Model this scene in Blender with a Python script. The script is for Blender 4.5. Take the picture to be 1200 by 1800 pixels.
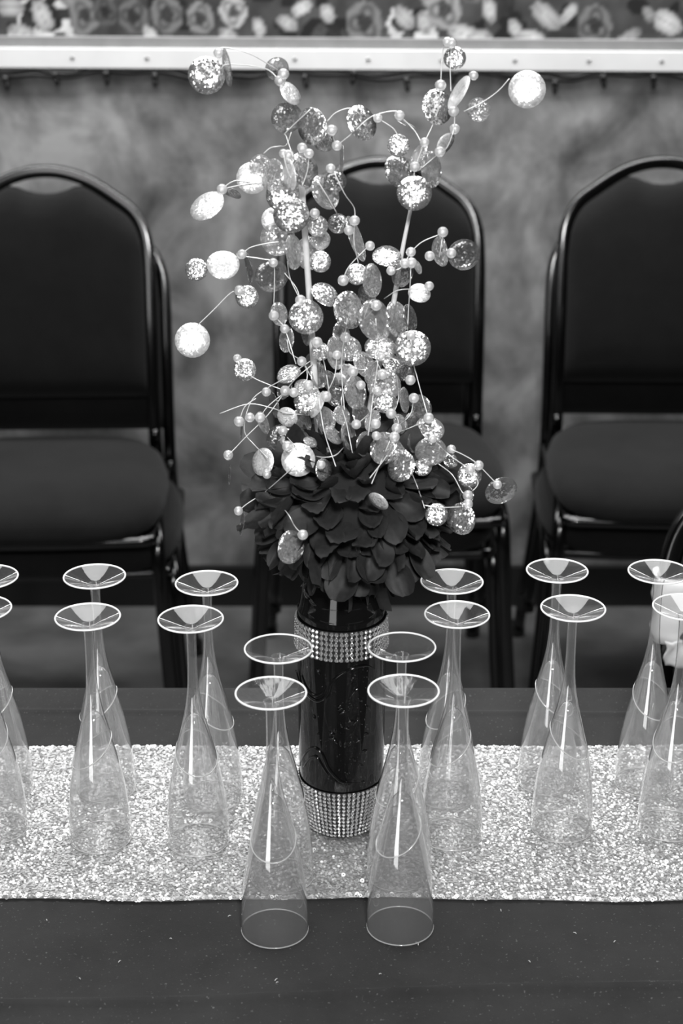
import bpy, math, random
import numpy as np
from mathutils import Vector, Matrix, noise as mnoise

for o in list(bpy.data.objects):
    bpy.data.objects.remove(o)
S = bpy.context.scene
COL = S.collection
random.seed(7)
rng = np.random.default_rng(7)
R = math.radians

# ------------------------------------------------------------------ camera
CAM_Z = 1.572
PITCH = R(21.3)
FPX = 3000.0
cd = bpy.data.cameras.new('camera')
cam = bpy.data.objects.new('camera', cd)
COL.objects.link(cam)
cam.location = (0, 0, CAM_Z)
cam.rotation_euler = (math.pi / 2 - PITCH, 0, 0)
cd.sensor_fit = 'VERTICAL'
cd.sensor_height = 36.0
cd.sensor_width = 24.0
cd.lens = 60.0
cd.clip_start = 0.05
cd.dof.use_dof = True
cd.dof.focus_distance = 1.46
cd.dof.aperture_fstop = 8.0
S.camera = cam

# ------------------------------------------------------------------ world, lamps, exposure
w = bpy.data.worlds.new('room_air')
S.world = w
w.use_nodes = True
w.node_tree.nodes['Background'].inputs[0].default_value = (1, 1, 1, 1)
w.node_tree.nodes['Background'].inputs[1].default_value = 0.025


def area(name, loc, target, sx, sy, power, spread=180, disk=False):
    l = bpy.data.lights.new(name, 'AREA')
    l.shape = 'ELLIPSE' if disk else 'RECTANGLE'
    l.size = sx
    l.size_y = sy
    l.energy = power
    l.spread = R(spread)
    o = bpy.data.objects.new(name, l)
    COL.objects.link(o)
    o.location = loc
    o.rotation_euler = (Vector(target) - Vector(loc)).to_track_quat('-Z', 'Y').to_euler()
    return o


area('flash_light', (0.10, -0.20, 2.05), (0.0, 1.6, 0.95), 0.26, 0.26, 5.0, spread=75, disk=True)
area('ceiling_light', (-0.05, 1.95, 2.8), (-0.05, 1.95, 0.0), 2.1, 1.3, 25, spread=120)
area('chair_glint_light', (-1.2, -1.6, 1.25), (-0.4, 3.0, 0.9), 1.0, 2.2, 20)  # added lamp behind the camera for the highlight on the left chair's tubes
area('wall_gradient_light', (0.0, 3.22, 1.92), (0.0, 3.46, 1.1), 3.6, 0.16, 40)  # added strip lamp out of view, brightens the wall towards its top

S.view_settings.view_transform = 'Standard'
S.view_settings.look = 'None'
S.view_settings.gamma = 1.0
S.view_settings.use_curve_mapping = False
S.view_settings.exposure = 0.2

# ------------------------------------------------------------------ pixel helpers (1200 x 1800 frame)
FW = np.array([0, math.cos(PITCH), -math.sin(PITCH)])
UP = np.array([0, math.sin(PITCH), math.cos(PITCH)])
RT = np.array([1.0, 0, 0])
C0 = np.array([0, 0, CAM_Z])


def ray(px, py):
    return FW + (px - 600) / FPX * RT + (900 - py) / FPX * UP


def at_y(px, py, Y):
    d = ray(px, py)
    return Vector(C0 + d * (Y / d[1]))


def at_z(px, py, Z):
    d = ray(px, py)
    return Vector(C0 + d * ((Z - CAM_Z) / d[2]))


def depth(p):
    return float(np.dot(np.array(p) - C0, FW))


# ------------------------------------------------------------------ material helpers
def new_mat(name):
    m = bpy.data.materials.new(name)
    m.use_nodes = True
    nt = m.node_tree
    nt.nodes.clear()
    out = nt.nodes.new('ShaderNodeOutputMaterial')
    return m, nt, out


def N(nt, t, **kw):
    n = nt.nodes.new('ShaderNode' + t)
    for k, v in kw.items():
        if k.startswith('i_'):
            n.inputs[k[2:].replace('_', ' ')].default_value = v
        else:
            setattr(n, k, v)
    return n


def g(v):
    return (v, v, v, 1)


def ramp(nt, stops):
    r = nt.nodes.new('ShaderNodeValToRGB')
    el = r.color_ramp.elements
    el[0].position, el[0].color = stops[0][0], g(stops[0][1])
    el[1].position, el[1].color = stops[-1][0], g(stops[-1][1])
    for p, c in stops[1:-1]:
        e = el.new(p)
        e.color = g(c)
    return r


def simple(name, col, rough=0.5, metal=0.0, nscale=None, namp=0.3, bump=0.0, bscale=None, coords='Object', spec=0.5,
           sheen=0.0):
    m, nt, out = new_mat(name)
    b = N(nt, 'BsdfPrincipled')
    b.inputs['Base Color'].default_value = g(col)
    b.inputs['Roughness'].default_value = rough
    b.inputs['Metallic'].default_value = metal
    b.inputs['Specular IOR Level'].default_value = spec
    b.inputs['Sheen Weight'].default_value = sheen
    tc = N(nt, 'TexCoord')
    if nscale:
        t = N(nt, 'TexNoise')
        t.inputs['Scale'].default_value = nscale
        t.inputs['Detail'].default_value = 6
        nt.links.new(tc.outputs[coords], t.inputs['Vector'])
        r = ramp(nt, [(0.3, col * (1 - namp)), (0.7, col * (1 + namp))])
        nt.links.new(t.outputs['Fac'], r.inputs[0])
        nt.links.new(r.outputs[0], b.inputs['Base Color'])
    if bump:
        t2 = N(nt, 'TexNoise')
        t2.inputs['Scale'].default_value = bscale
        t2.inputs['Detail'].default_value = 4
        nt.links.new(tc.outputs[coords], t2.inputs['Vector'])
        bp = N(nt, 'Bump')
        bp.inputs['Strength'].default_value = bump
        bp.inputs['Distance'].default_value = 0.002
        nt.links.new(t2.outputs['Fac'], bp.inputs['Height'])
        nt.links.new(bp.outputs[0], b.inputs['Normal'])
    nt.links.new(b.outputs[0], out.inputs[0])
    return m


def plaster():
    m, nt, out = new_mat('stained_plaster')
    tc = N(nt, 'TexCoord')
    mp = N(nt, 'Mapping')
    mp.inputs['Scale'].default_value = (1.0, 1.0, 0.8)
    nt.links.new(tc.outputs['Object'], mp.inputs[0])
    a = N(nt, 'TexNoise')
    a.inputs['Scale'].default_value = 5.5
    a.inputs['Detail'].default_value = 7
    a.inputs['Roughness'].default_value = 0.55
    a.inputs['Distortion'].default_value = 0.6
    nt.links.new(mp.outputs[0], a.inputs['Vector'])
    b = N(nt, 'TexNoise')
    b.inputs['Scale'].default_value = 17
    b.inputs['Detail'].default_value = 5
    nt.links.new(mp.outputs[0], b.inputs['Vector'])
    mx = N(nt, 'Math', operation='MULTIPLY_ADD')
    nt.links.new(b.outputs['Fac'], mx.inputs[0])
    mx.inputs[1].default_value = 0.35
    nt.links.new(a.outputs['Fac'], mx.inputs[2])
    r = ramp(nt, [(0.46, 0.062), (0.58, 0.128), (0.70, 0.215), (0.82, 0.33)])
    nt.links.new(mx.outputs[0], r.inputs[0])
    p = N(nt, 'BsdfPrincipled')
    p.inputs['Roughness'].default_value = 0.75
    p.inputs['Specular IOR Level'].default_value = 0.25
    nt.links.new(r.outputs[0], p.inputs['Base Color'])
    bp = N(nt, 'Bump')
    bp.inputs['Strength'].default_value = 0.35
    bp.inputs['Distance'].default_value = 0.006
    nt.links.new(mx.outputs[0], bp.inputs['Height'])
    nt.links.new(bp.outputs[0], p.inputs['Normal'])
    nt.links.new(p.outputs[0], out.inputs[0])
    return m


def vcol_mat(name, rough=0.6):
    m, nt, out = new_mat(name)
    a = N(nt, 'VertexColor')
    a.layer_name = 'print'
    p = N(nt, 'BsdfPrincipled')
    p.inputs['Roughness'].default_value = rough
    p.inputs['Specular IOR Level'].default_value = 0.3
    nt.links.new(a.outputs[0], p.inputs['Base Color'])
    nt.links.new(p.outputs[0], out.inputs[0])
    return m


def clear_plastic(name, haze, edge, gloss_gain=1.0, rough=0.04, epow=3.0):
    """thin clear plastic wall: passes light, reflects by angle, white haze for light caught in thick plastic"""
    m, nt, out = new_mat(name)
    lw = N(nt, 'LayerWeight')
    lw.inputs['Blend'].default_value = 0.5
    tr = N(nt, 'BsdfTransparent')
    tr.inputs[0].default_value = g(0.97)
    gl = N(nt, 'BsdfGlossy')
    gl.inputs['Color'].default_value = g(1.0)
    gl.inputs['Roughness'].default_value = rough
    df = N(nt, 'BsdfDiffuse')
    df.inputs[0].default_value = g(0.9)
    tl = N(nt, 'BsdfTranslucent')
    tl.inputs[0].default_value = g(0.9)
    sc = N(nt, 'MixShader')
    sc.inputs[0].default_value = 0.35
    nt.links.new(df.outputs[0], sc.inputs[1])
    nt.links.new(tl.outputs[0], sc.inputs[2])
    # white scatter in place of refracted light = haze + edge * facing^3
    pw = N(nt, 'Math', operation='POWER')
    nt.links.new(lw.outputs['Facing'], pw.inputs[0])
    pw.inputs[1].default_value = epow
    ma = N(nt, 'Math', operation='MULTIPLY_ADD', use_clamp=True)
    nt.links.new(pw.outputs[0], ma.inputs[0])
    ma.inputs[1].default_value = edge
    ma.inputs[2].default_value = haze
    m1 = N(nt, 'MixShader')
    nt.links.new(ma.outputs[0], m1.inputs[0])
    nt.links.new(tr.outputs[0], m1.inputs[1])
    nt.links.new(sc.outputs[0], m1.inputs[2])
    fr = N(nt, 'Fresnel')
    fr.inputs['IOR'].default_value = 1.5
    # symmetric for both sides of the sheet: use facing based schlick instead of raw fresnel
    p5 = N(nt, 'Math', operation='POWER')
    nt.links.new(lw.outputs['Facing'], p5.inputs[0])
    p5.inputs[1].default_value = 3.2
    f2 = N(nt, 'Math', operation='MULTIPLY_ADD', use_clamp=True)
    nt.links.new(p5.outputs[0], f2.inputs[0])
    f2.inputs[1].default_value = 0.75 * gloss_gain
    f2.inputs[2].default_value = 0.085 * gloss_gain
    nt.nodes.remove(fr)
    m2 = N(nt, 'MixShader')
    nt.links.new(f2.outputs[0], m2.inputs[0])
    nt.links.new(m1.outputs[0], m2.inputs[1])
    nt.links.new(gl.outputs[0], m2.inputs[2])
    nt.links.new(m2.outputs[0], out.inputs[0])
    return m


def glitter(name, col, strength, clear, scale=8.0, rough=0.2, metal=0.9):
    """foil film with pressed facets; 'clear' is how much of the film is see-through"""
    m, nt, out = new_mat(name)
    tc = N(nt, 'TexCoord')
    oi = N(nt, 'ObjectInfo')
    ad = N(nt, 'VectorMath', operation='ADD')
    sc = N(nt, 'VectorMath', operation='SCALE')
    cb = N(nt, 'CombineXYZ')
    for k in range(3):
        nt.links.new(oi.outputs['Random'], cb.inputs[k])
    nt.links.new(cb.outputs[0], sc.inputs[0])
    sc.inputs['Scale'].default_value = 37.0
    nt.links.new(tc.outputs['Object'], ad.inputs[0])
    nt.links.new(sc.outputs[0], ad.inputs[1])
    v = N(nt, 'TexVoronoi')
    v.inputs['Scale'].default_value = scale
    nt.links.new(ad.outputs[0], v.inputs['Vector'])
    sb = N(nt, 'VectorMath', operation='SUBTRACT')
    nt.links.new(v.outputs['Color'], sb.inputs[0])
    sb.inputs[1].default_value = (0.5, 0.5, 0.5)
    s2 = N(nt, 'VectorMath', operation='SCALE')
    nt.links.new(sb.outputs[0], s2.inputs[0])
    s2.inputs['Scale'].default_value = strength
    ge = N(nt, 'NewGeometry')
    a2 = N(nt, 'VectorMath', operation='ADD')
    nt.links.new(ge.outputs['Normal'], a2.inputs[0])
    nt.links.new(s2.outputs[0], a2.inputs[1])
    nm = N(nt, 'VectorMath', operation='NORMALIZE')
    nt.links.new(a2.outputs[0], nm.inputs[0])
    p = N(nt, 'BsdfPrincipled')
    p.inputs['Base Color'].default_value = g(col)
    p.inputs['Metallic'].default_value = metal
    p.inputs['Roughness'].default_value = rough
    nt.links.new(nm.outputs[0], p.inputs['Normal'])
    sh = p.outputs[0]
    if clear > 0:
        tr = N(nt, 'BsdfTransparent')
        mx = N(nt, 'MixShader')
        mx.inputs[0].default_value = clear
        nt.links.new(sh, mx.inputs[1])
        nt.links.new(tr.outputs[0], mx.inputs[2])
        sh = mx.outputs[0]
    nt.links.new(sh, out.inputs[0])
    return m


def fabric_mat(name, col, weave=900, lint=0.0, spec=0.15, sheen=0.15, namp=0.25):
    m, nt, out = new_mat(name)
    tc = N(nt, 'TexCoord')
    p = N(nt, 'BsdfPrincipled')
    p.inputs['Roughness'].default_value = 0.9
    p.inputs['Specular IOR Level'].default_value = spec
    p.inputs['Sheen Weight'].default_value = sheen
    p.inputs['Sheen Roughness'].default_value = 0.5
    n1 = N(nt, 'TexNoise')
    n1.inputs['Scale'].default_value = 9
    n1.inputs['Detail'].default_value = 8
    n1.inputs['Roughness'].default_value = 0.7
    nt.links.new(tc.outputs['Object'], n1.inputs['Vector'])
    r = ramp(nt, [(0.3, col * (1 - namp)), (0.7, col * (1 + namp))])
    nt.links.new(n1.outputs['Fac'], r.inputs[0])
    src = r.outputs[0]
    if lint:
        v = N(nt, 'TexNoise')
        v.inputs['Scale'].default_value = 420
        v.inputs['Detail'].default_value = 1
        nt.links.new(tc.outputs['Object'], v.inputs['Vector'])
        r2 = ramp(nt, [(0.69, 0.0), (0.78, lint)])
        nt.links.new(v.outputs['Fac'], r2.inputs[0])
        mx = N(nt, 'MixRGB', blend_type='ADD')
        mx.inputs[0].default_value = 1.0
        nt.links.new(src, mx.inputs[1])
        nt.links.new(r2.outputs[0], mx.inputs[2])
        src = mx.outputs[0]
    nt.links.new(src, p.inputs['Base Color'])
    wv = N(nt, 'TexNoise')
    wv.inputs['Scale'].default_value = weave
    nt.links.new(tc.outputs['Object'], wv.inputs['Vector'])
    bp = N(nt, 'Bump')
    bp.inputs['Strength'].default_value = 0.3
    bp.inputs['Distance'].default_value = 0.001
    nt.links.new(wv.outputs['Fac'], bp.inputs['Height'])
    nt.links.new(bp.outputs[0], p.inputs['Normal'])
    nt.links.new(p.outputs[0], out.inputs[0])
    return m


M = {}
M['plaster'] = plaster()
M['trim'] = simple('white_painted_wood', 0.68, 0.35, nscale=14, namp=0.05)
M['grey_trim'] = simple('grey_strip', 0.22, 0.5, nscale=20, namp=0.12)  # plain grey for the strip above the white board
M['screw'] = simple('dull_steel', 0.25, 0.4, 1.0)
M['baseboard'] = simple('black_vinyl', 0.006, 0.5)
M['floor'] = simple('worn_concrete', 0.08, 0.6, nscale=7, namp=0.45, bump=0.2, bscale=60)
M['print'] = vcol_mat('floral_paper')
M['cable'] = simple('black_rubber', 0.012, 0.5)
M['bulb'] = simple('dark_bulb', 0.02, 0.15)
M['cloth'] = fabric_mat('black_table_linen', 0.031, 1100, lint=0.08, sheen=0.05)
M['wood'] = simple('table_wood', 0.2, 0.6, nscale=12, namp=0.3)
M['steel'] = simple('grey_steel', 0.3, 0.4, 0.8)
M['upholstery'] = fabric_mat('black_upholstery', 0.010, 700, sheen=0.05)
M['seat_cloth'] = fabric_mat('black_seat_cloth', 0.0095, 700, sheen=0.05)
M['tube'] = simple('black_chrome', 0.085, 0.17, 1.0)
M['runner'] = simple('silver_mesh', 0.5, 0.5, 0.2, nscale=300, namp=0.4)
M['sequin'] = simple('silver_sequin', 0.63, 0.42, 0.75)
M['plastic'] = clear_plastic('clear_plastic_wall', 0.12, 1.0, 1.9, 0.05, 3.6)
M['stem_plastic'] = clear_plastic('clear_plastic_stem', 0.05, 1.0, 2.0, 0.05, 4.0)
M['foot_plastic'] = clear_plastic('clear_plastic_foot', 0.05, 0.2, 0.75, 0.05)
M['lip'] = simple('lit_plastic_edge', 0.95, 0.15)  # clear edge coloured white for the light it gathers
M['thin_lip'] = clear_plastic('clear_plastic_thin_edge', 0.45, 0.4, 1.0, 0.1)
M['vase'] = simple('black_glazed', 0.004, 0.07, 0.0, spec=0.6)
M['band'] = simple('band_backing', 0.03, 0.5, 0.6)
M['stone'] = simple('rhinestone', 0.92, 0.12, 0.85)
M['petal'] = fabric_mat('black_silk', 0.019, 500, lint=0.0, spec=0.4, sheen=0.04, namp=0.45)
M['petal'].node_tree.nodes['Principled BSDF'].inputs['Roughness'].default_value = 0.42
M['core'] = simple('flower_core', 0.008, 0.9)
M['stick'] = simple('pale_stick', 0.6, 0.5, nscale=40, namp=0.15)
M['wire'] = simple('white_wire', 0.8, 0.3, 0.3)
M['foil_white'] = glitter('lit_foil', 0.86, 0.45, 0.0, 10, 0.36, 0.55)  # whiter, more diffuse foil stands in for discs catching the flash
M['foil'] = glitter('glitter_foil', 0.90, 0.62, 0.0, 9, 0.22, 0.9)
M['foil_clear'] = glitter('clear_glitter_film', 0.9, 0.55, 0.48, 8, 0.2, 0.78)
M['foil_dim'] = glitter('shaded_glitter_film', 0.55, 0.4, 0.45, 9, 0.2)  # darker film colour stands in for discs mirroring the dark room
M['bead'] = clear_plastic('clear_bead', 0.38, 0.6, 1.6, 0.05)
M['bead_core'] = simple('bead_core', 0.9, 0.2)
M['white_cloth'] = simple('white_satin', 0.8, 0.45, nscale=30, namp=0.04)


# ------------------------------------------------------------------ mesh helpers
def link(name, me, mat=None, parent=None, smooth=True):
    o = bpy.data.objects.new(name, me)
    COL.objects.link(o)
    if parent:
        o.parent = parent
    if mat is not None and not me.materials:
        for mm in (mat if isinstance(mat, (list, tuple)) else [mat]):
            me.materials.append(mm)
    if smooth and len(me.polygons):
        me.polygons.foreach_set('use_smooth', [True] * len(me.polygons))
    return o


def mesh(name, vs, fs, mi=None):
    me = bpy.data.meshes.new(name)
    me.from_pydata([tuple(v) for v in vs], [], fs)
    if mi is not None:
        me.polygons.foreach_set('material_index', mi)
    me.update()
    return me


class MB:
    def __init__(s):
        s.v, s.f, s.m = [], [], []

    def add(s, vs, fs, mi=0):
        b = len(s.v)
        s.v += [tuple(v) for v in vs]
        s.f += [tuple(i + b for i in f) for f in fs]
        s.m += [mi] * len(fs)

    def box(s, c, size, mi=0, rot=None):
        hx, hy, hz = [q / 2 for q in size]
        vs = [Vector((x * hx, y * hy, z * hz)) for x in (-1, 1) for y in (-1, 1) for z in (-1, 1)]
        if rot:
            vs = [rot @ v for v in vs]
        vs = [v + Vector(c) for v in vs]
        s.add(vs, [(0, 1, 3, 2), (4, 6, 7, 5), (0, 4, 5, 1), (2, 3, 7, 6), (0, 2, 6, 4), (1, 5, 7, 3)], mi)

    def tube(s, pts, r, seg=8, closed=False, mi=0, caps=True, flat=None):
        pts = [Vector(p) for p in pts]
        n = len(pts)
        rs = r if isinstance(r, (list, tuple)) else [r] * n
        vs, fs = [], []
        prev = None
        for i, p in enumerate(pts):
            a = pts[(i - 1) % n] if (closed or i > 0) else p
            b = pts[(i + 1) % n] if (closed or i < n - 1) else p
            t = (b - a)
            if t.length < 1e-9:
                t = Vector((0, 0, 1))
            t.normalize()
            if prev is None:
                q = Vector((0, 1, 0)) if abs(t.y) < 0.9 else Vector((1, 0, 0))
                x = t.cross(q).normalized()
            else:
                x = (prev - t * prev.dot(t)).normalized()
            prev = x
            y = t.cross(x)
            for k in range(seg):
                an = 2 * math.pi * k / seg
                vs.append(p + (x * math.cos(an) + y * math.sin(an)) * rs[i])
        m_ = n if closed else n - 1
        for i in range(m_):
            for k in range(seg):
                a, b = i * seg + k, i * seg + (k + 1) % seg
                c, d = ((i + 1) % n) * seg + (k + 1) % seg, ((i + 1) % n) * seg + k
                fs.append((a, b, c, d))
        if caps and not closed:
            fs.append(tuple(range(seg))[::-1])
            fs.append(tuple((n - 1) * seg + k for k in range(seg)))
        s.add(vs, fs, mi)

    def lathe(s, prof, seg=32, mi=0, capb=False, capt=False):
        vs, fs = [], []
        for (rr, z) in prof:
            for k in range(seg):
                an = 2 * math.pi * k / seg
                vs.append((rr * math.cos(an), rr * math.sin(an), z))
        for i in range(len(prof) - 1):
            for k in range(seg):
                a, b = i * seg + k, i * seg + (k + 1) % seg
                fs.append((a, b, b + seg, a + seg))
        if capb:
            fs.append(tuple(range(seg))[::-1])
        if capt:
            fs.append(tuple((len(prof) - 1) * seg + k for k in range(seg)))
        s.add(vs, fs, mi)

    def strip(s, pts, w_, d_, seg=16):
        """flat fronted tube: rounded square section kept facing the front (-y)"""
        pts = [Vector(p) for p in pts]
        n = len(pts)
        vs, fs = [], []
        for i, p in enumerate(pts):
            t = (pts[min(n - 1, i + 1)] - pts[max(0, i - 1)]).normalized()
            f = Vector((0, -1, 0)) - t * (-t.y)
            f.normalize()
            bb = t.cross(f)
            for k in range(seg):
                a = 2 * math.pi * (k + .5) / seg
                c_, s_ = math.cos(a), math.sin(a)
                vs.append(p + bb * (w_ * math.copysign(abs(c_) ** .5, c_)) + f * (d_ * math.copysign(abs(s_) ** .62, s_)))
        for i in range(n - 1):
            for k in range(seg):
                a, c = i * seg + k, i * seg + (k + 1) % seg
                fs.append((a, c, c + seg, a + seg))
        fs.append(tuple(range(seg))[::-1])
        fs.append(tuple((n - 1) * seg + k for k in range(seg)))
        s.add(vs, fs)

    def build(s, name, mat, parent=None, smooth=True):
        return link(name, mesh(name, s.v, s.f, s.m), mat, parent, smooth)

    def me(s, name, mats):
        me = mesh(name, s.v, s.f, s.m)
        for q in mats:
            me.materials.append(q)
        me.polygons.foreach_set('use_smooth', [True] * len(me.polygons))
        return me


def smooth_path(pts, sub=6, closed=False):
    pts = [Vector(p) for p in pts]
    n = len(pts)
    if n < 3:
        return pts
    out = []
    rngi = range(n if closed else n - 1)
    for i in rngi:
        p0 = pts[(i - 1) % n] if (closed or i > 0) else pts[i] * 2 - pts[i + 1]
        p1, p2 = pts[i], pts[(i + 1) % n]
        p3 = pts[(i + 2) % n] if (closed or i < n - 2) else p2 * 2 - p1
        for k in range(sub):
            t = k / sub
            out.append(0.5 * ((2 * p1) + (p2 - p0) * t + (2 * p0 - 5 * p1 + 4 * p2 - p3) * t * t + (
                        3 * p1 - p0 - 3 * p2 + p3) * t ** 3))
    if not closed:
        out.append(pts[-1])
    return out


def tag(o, label=None, cat=None, group=None, kind=None):
    if label:
        o['label'] = label
    if cat:
        o['category'] = cat
    if group:
        o['group'] = group
    if kind:
        o['kind'] = kind
    return o


def empty(name, loc, rz=0.0):
    o = bpy.data.objects.new(name, None)
    o.empty_display_size = 0.05
    COL.objects.link(o)
    o.location = loc
    o.rotation_euler = (0, 0, rz)
    return o


def kids(o):
    return [c for c in COL.objects if c.parent == o]


def copy_tree(o, parent=None):
    c = o.copy()
    COL.objects.link(c)
    c.parent = parent
    for ch in kids(o):
        copy_tree(ch, c)
    return c


# ================================================================== SETTING
WALL_Y = 3.47
FLOOR = MB()
FLOOR.box((0, 2.0, -0.03), (5.0, 5.0, 0.06))
tag(FLOOR.build('floor', M['floor'], smooth=False), 'grey worn concrete floor under the chairs', kind='structure')

b = MB()
b.box((0, WALL_Y + 0.05, 1.35), (5.0, 0.10, 2.7))
tag(b.build('wall_back', M['plaster'], smooth=False), 'mottled grey plaster wall behind the chairs', kind='structure')
b = MB()
b.box((0, WALL_Y - 0.008, 0.047), (5.0, 0.016, 0.094))
tag(b.build('baseboard_back', M['baseboard'], smooth=False), 'black baseboard along the plaster wall', kind='structure')

# white trim board (slightly out of level), with its screws
tl_, tr_ = at_y(0, 101, WALL_Y - 0.012), at_y(1200, 108, WALL_Y - 0.012)
slope = (tr_.z - tl_.z) / (tr_.x - tl_.x)
tz0 = tl_.z - slope * tl_.x


def trim_z(x):
    return tz0 + slope * x


def board(name, dz0, dz1, y0, mat, lab):
    q = MB()
    vs = []
    bev = 0.0012
    for x in (-2.4, 2.4):
        c = trim_z(x)
        prof = [(WALL_Y, c + dz0), (y0 + bev, c + dz0), (y0, c + dz0 + bev), (y0, c + dz1 - bev), (y0 + bev, c + dz1),
                (WALL_Y, c + dz1)]
        vs += [(x, yy, zz) for yy, zz in prof]
    fs = [(i, i + 1, i + 7, i + 6) for i in range(5)] + [tuple(range(6))[::-1], tuple(range(6, 12))]
    q.add(vs, fs)
    return tag(q.build(name, mat, smooth=False), lab, kind='structure')


trim = board('trim_1', -0.0195, 0.0195, WALL_Y - 0.018, M['trim'], 'white painted trim board screwed across the wall')
board('trim_2', 0.0195, 0.041, WALL_Y - 0.010, M['grey_trim'], 'narrow grey strip above the white trim board')
scm = MB()
scm.lathe([(0.0001, 0.002), (0.003, 0.0018), (0.0042, 0.0)], 10)
scme = scm.me('screw', [M['screw']])
for i, px in enumerate((127, 258, 518, 647, 776, 905, 1035, 1163)):
    p = at_y(px, 101 + px / 1200 * 7, WALL_Y - 0.018)
    o = link('screw', scme, None, trim)
    o.location = p
    o.rotation_euler = (math.pi / 2, 0, 0)

# --- floral wallpaper border above the trim: a printed paper, painted per vertex
xs = np.linspace(-2.3, 2.3, 900)
zs = np.linspace(0.0, 0.56, 112)
X, Z = np.meshgrid(xs, zs)


def vnoise(X, Z, sc, seed):
    gx, gz = X * sc + 100, Z * sc + 100
    ix, iz = np.floor(gx).astype(int), np.floor(gz).astype(int)
    fx, fz = gx - ix, gz - iz
    fx, fz = fx * fx * (3 - 2 * fx), fz * fz * (3 - 2 * fz)
    r_ = np.random.default_rng(seed).random((2048, 512))
    def h(a, c):
        return r_[a % 2048, c % 512]
    return (h(ix, iz) * (1 - fx) + h(ix + 1, iz) * fx) * (1 - fz) + (h(ix, iz + 1) * (1 - fx) + h(ix + 1, iz + 1) * fx) * fz


bgc = 0.10 + 0.20 * vnoise(X, Z, 22, 1) + 0.10 * vnoise(X, Z, 60, 2)
pale = 0.72 * vnoise(X + 3, Z * 0.8, 7.0, 3) + 0.18 * vnoise(X, Z, 31, 5) + 0.10 * vnoise(X, Z, 70, 6)
colr = np.where(pale > 0.66, 0.42 + 0.16 * vnoise(X, Z, 40, 4), bgc * 0.30)
r2 = np.random.default_rng(11)


def blob(cx, cz, a, b_, th, val, petal=False):
    global colr
    dx, dz = X - cx, Z - cz
    u = (dx * math.cos(th) + dz * math.sin(th)) / a
    v = (-dx * math.sin(th) + dz * math.cos(th)) / b_
    d = np.sqrt(u * u + v * v)
    mask = d < 1
    if petal:
        ang = np.arctan2(v, u)
        sh = val * (0.35 + 0.65 * np.abs(np.sin(d * 4.6 + 0.9 * np.sin(ang * 3 + cx * 40) + .5)))
        sh = sh * np.where(d < 0.40, 0.30, 1.0)
    else:
        sh = val * (1.05 - 0.5 * d) * np.where(np.abs(v) < 0.09, 0.65, 1.0)
    colr = np.where(mask, sh, colr)


z_b = 0.0
for _ in range(900):      # scattered leaves
    blob(r2.uniform(-2.3, 2.3), r2.uniform(-0.02, 0.56), r2.uniform(0.014, 0.034), r2.uniform(0.009, 0.019),
         r2.uniform(0, 3.14), r2.choice([0.015, 0.02, 0.03, 0.05, 0.12, 0.26, 0.38]))
for _ in range(64):
    blob(r2.uniform(-2.3, 2.3), r2.uniform(0.09, 0.56), r2.uniform(0.03, 0.05), r2.uniform(0.028, 0.045), 0,
         r2.choice([0.16, 0.3, 0.4]), True)
# the flowers read off along the visible strip: px, py, radius px, tone
zb0 = trim_z(0) + 0.041
for px, py, rp, val in ((150, 28, 26, 0.22), (185, 22, 22, 0.12), (235, 30, 26, 0.16), (294, 26, 28, 0.20), (352, 32, 24, 0.26),
                        (640, 38, 32, 0.22), (1045, 40, 30, 0.20), (410, 20, 24, 0.42), (780, 14, 30, 0.32)):
    p = at_y(px, py, WALL_Y)
    blob(p.x, p.z - zb0, rp / 895, rp / 895 * 1.15, 0.2, val, True)
for px, py, a, b_, th, val in ((265, 62, 16, 9, 0.9, 0.5), (400, 60, 15, 10, 0.3, 0.4), (455, 48, 16, 9, 1.3, 0.45), (505, 40, 18, 10, 0.5, 0.42),
                               (530, 14, 18, 10, -0.5, 0.5), (575, 22, 16, 10, 1.0, 0.45), (710, 30, 22, 12, 0.8, 0.42), (745, 38, 18, 11, 1.2, 0.42),
                               (815, 58, 26, 14, 0.3, 0.5), (840, 66, 22, 12, -0.3, 0.45), (860, 15, 20, 10, 1.3, 0.45), (905, 48, 18, 9, 1.1, 0.45),
                               (930, 62, 24, 11, 0.1, 0.5), (1000, 20, 20, 8, -0.9, 0.45), (1172, 35, 26, 16, 0.5, 0.5), (1140, 20, 14, 8, 1.0, 0.3),
                               (40, 60, 22, 12, 0.4, 0.42), (75, 30, 26, 14, 1.2, 0.45), (20, 15, 22, 14, 0, 0.4), (960, 25, 30, 14, 0.7, 0.4)):
    p = at_y(px, py, WALL_Y)
    blob(p.x, p.z - zb0, a / 800, b_ / 760, -th, val * 1.15)
colr = np.clip(1.25 * colr ** 1.3, 0.008, 0.7)
nx, nz = len(xs), len(zs)
vs = np.stack([X.ravel(), np.full(X.size, WALL_Y - 0.003), np.array([trim_z(x) for x in X.ravel()]) + 0.040 + Z.ravel()], 1)
idx = np.arange(nx * nz).reshape(nz, nx)
fs = np.stack([idx[:-1, :-1].ravel(), idx[:-1, 1:].ravel(), idx[1:, 1:].ravel(), idx[1:, :-1].ravel()], 1)
me = bpy.data.meshes.new('wallpaper_border')
me.from_pydata(vs.tolist(), [], fs.tolist())
ca = me.color_attributes.new('print', 'FLOAT_COLOR', 'POINT')
cc = np.ones((X.size, 4), np.float32)
cc[:, :3] = colr.ravel()[:, None]
ca.data.foreach_set('color', cc.ravel())
wp = link('trim_3', me, M['print'])
tag(wp, 'wallpaper border printed with roses and leaves above the trim', kind='structure')

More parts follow.
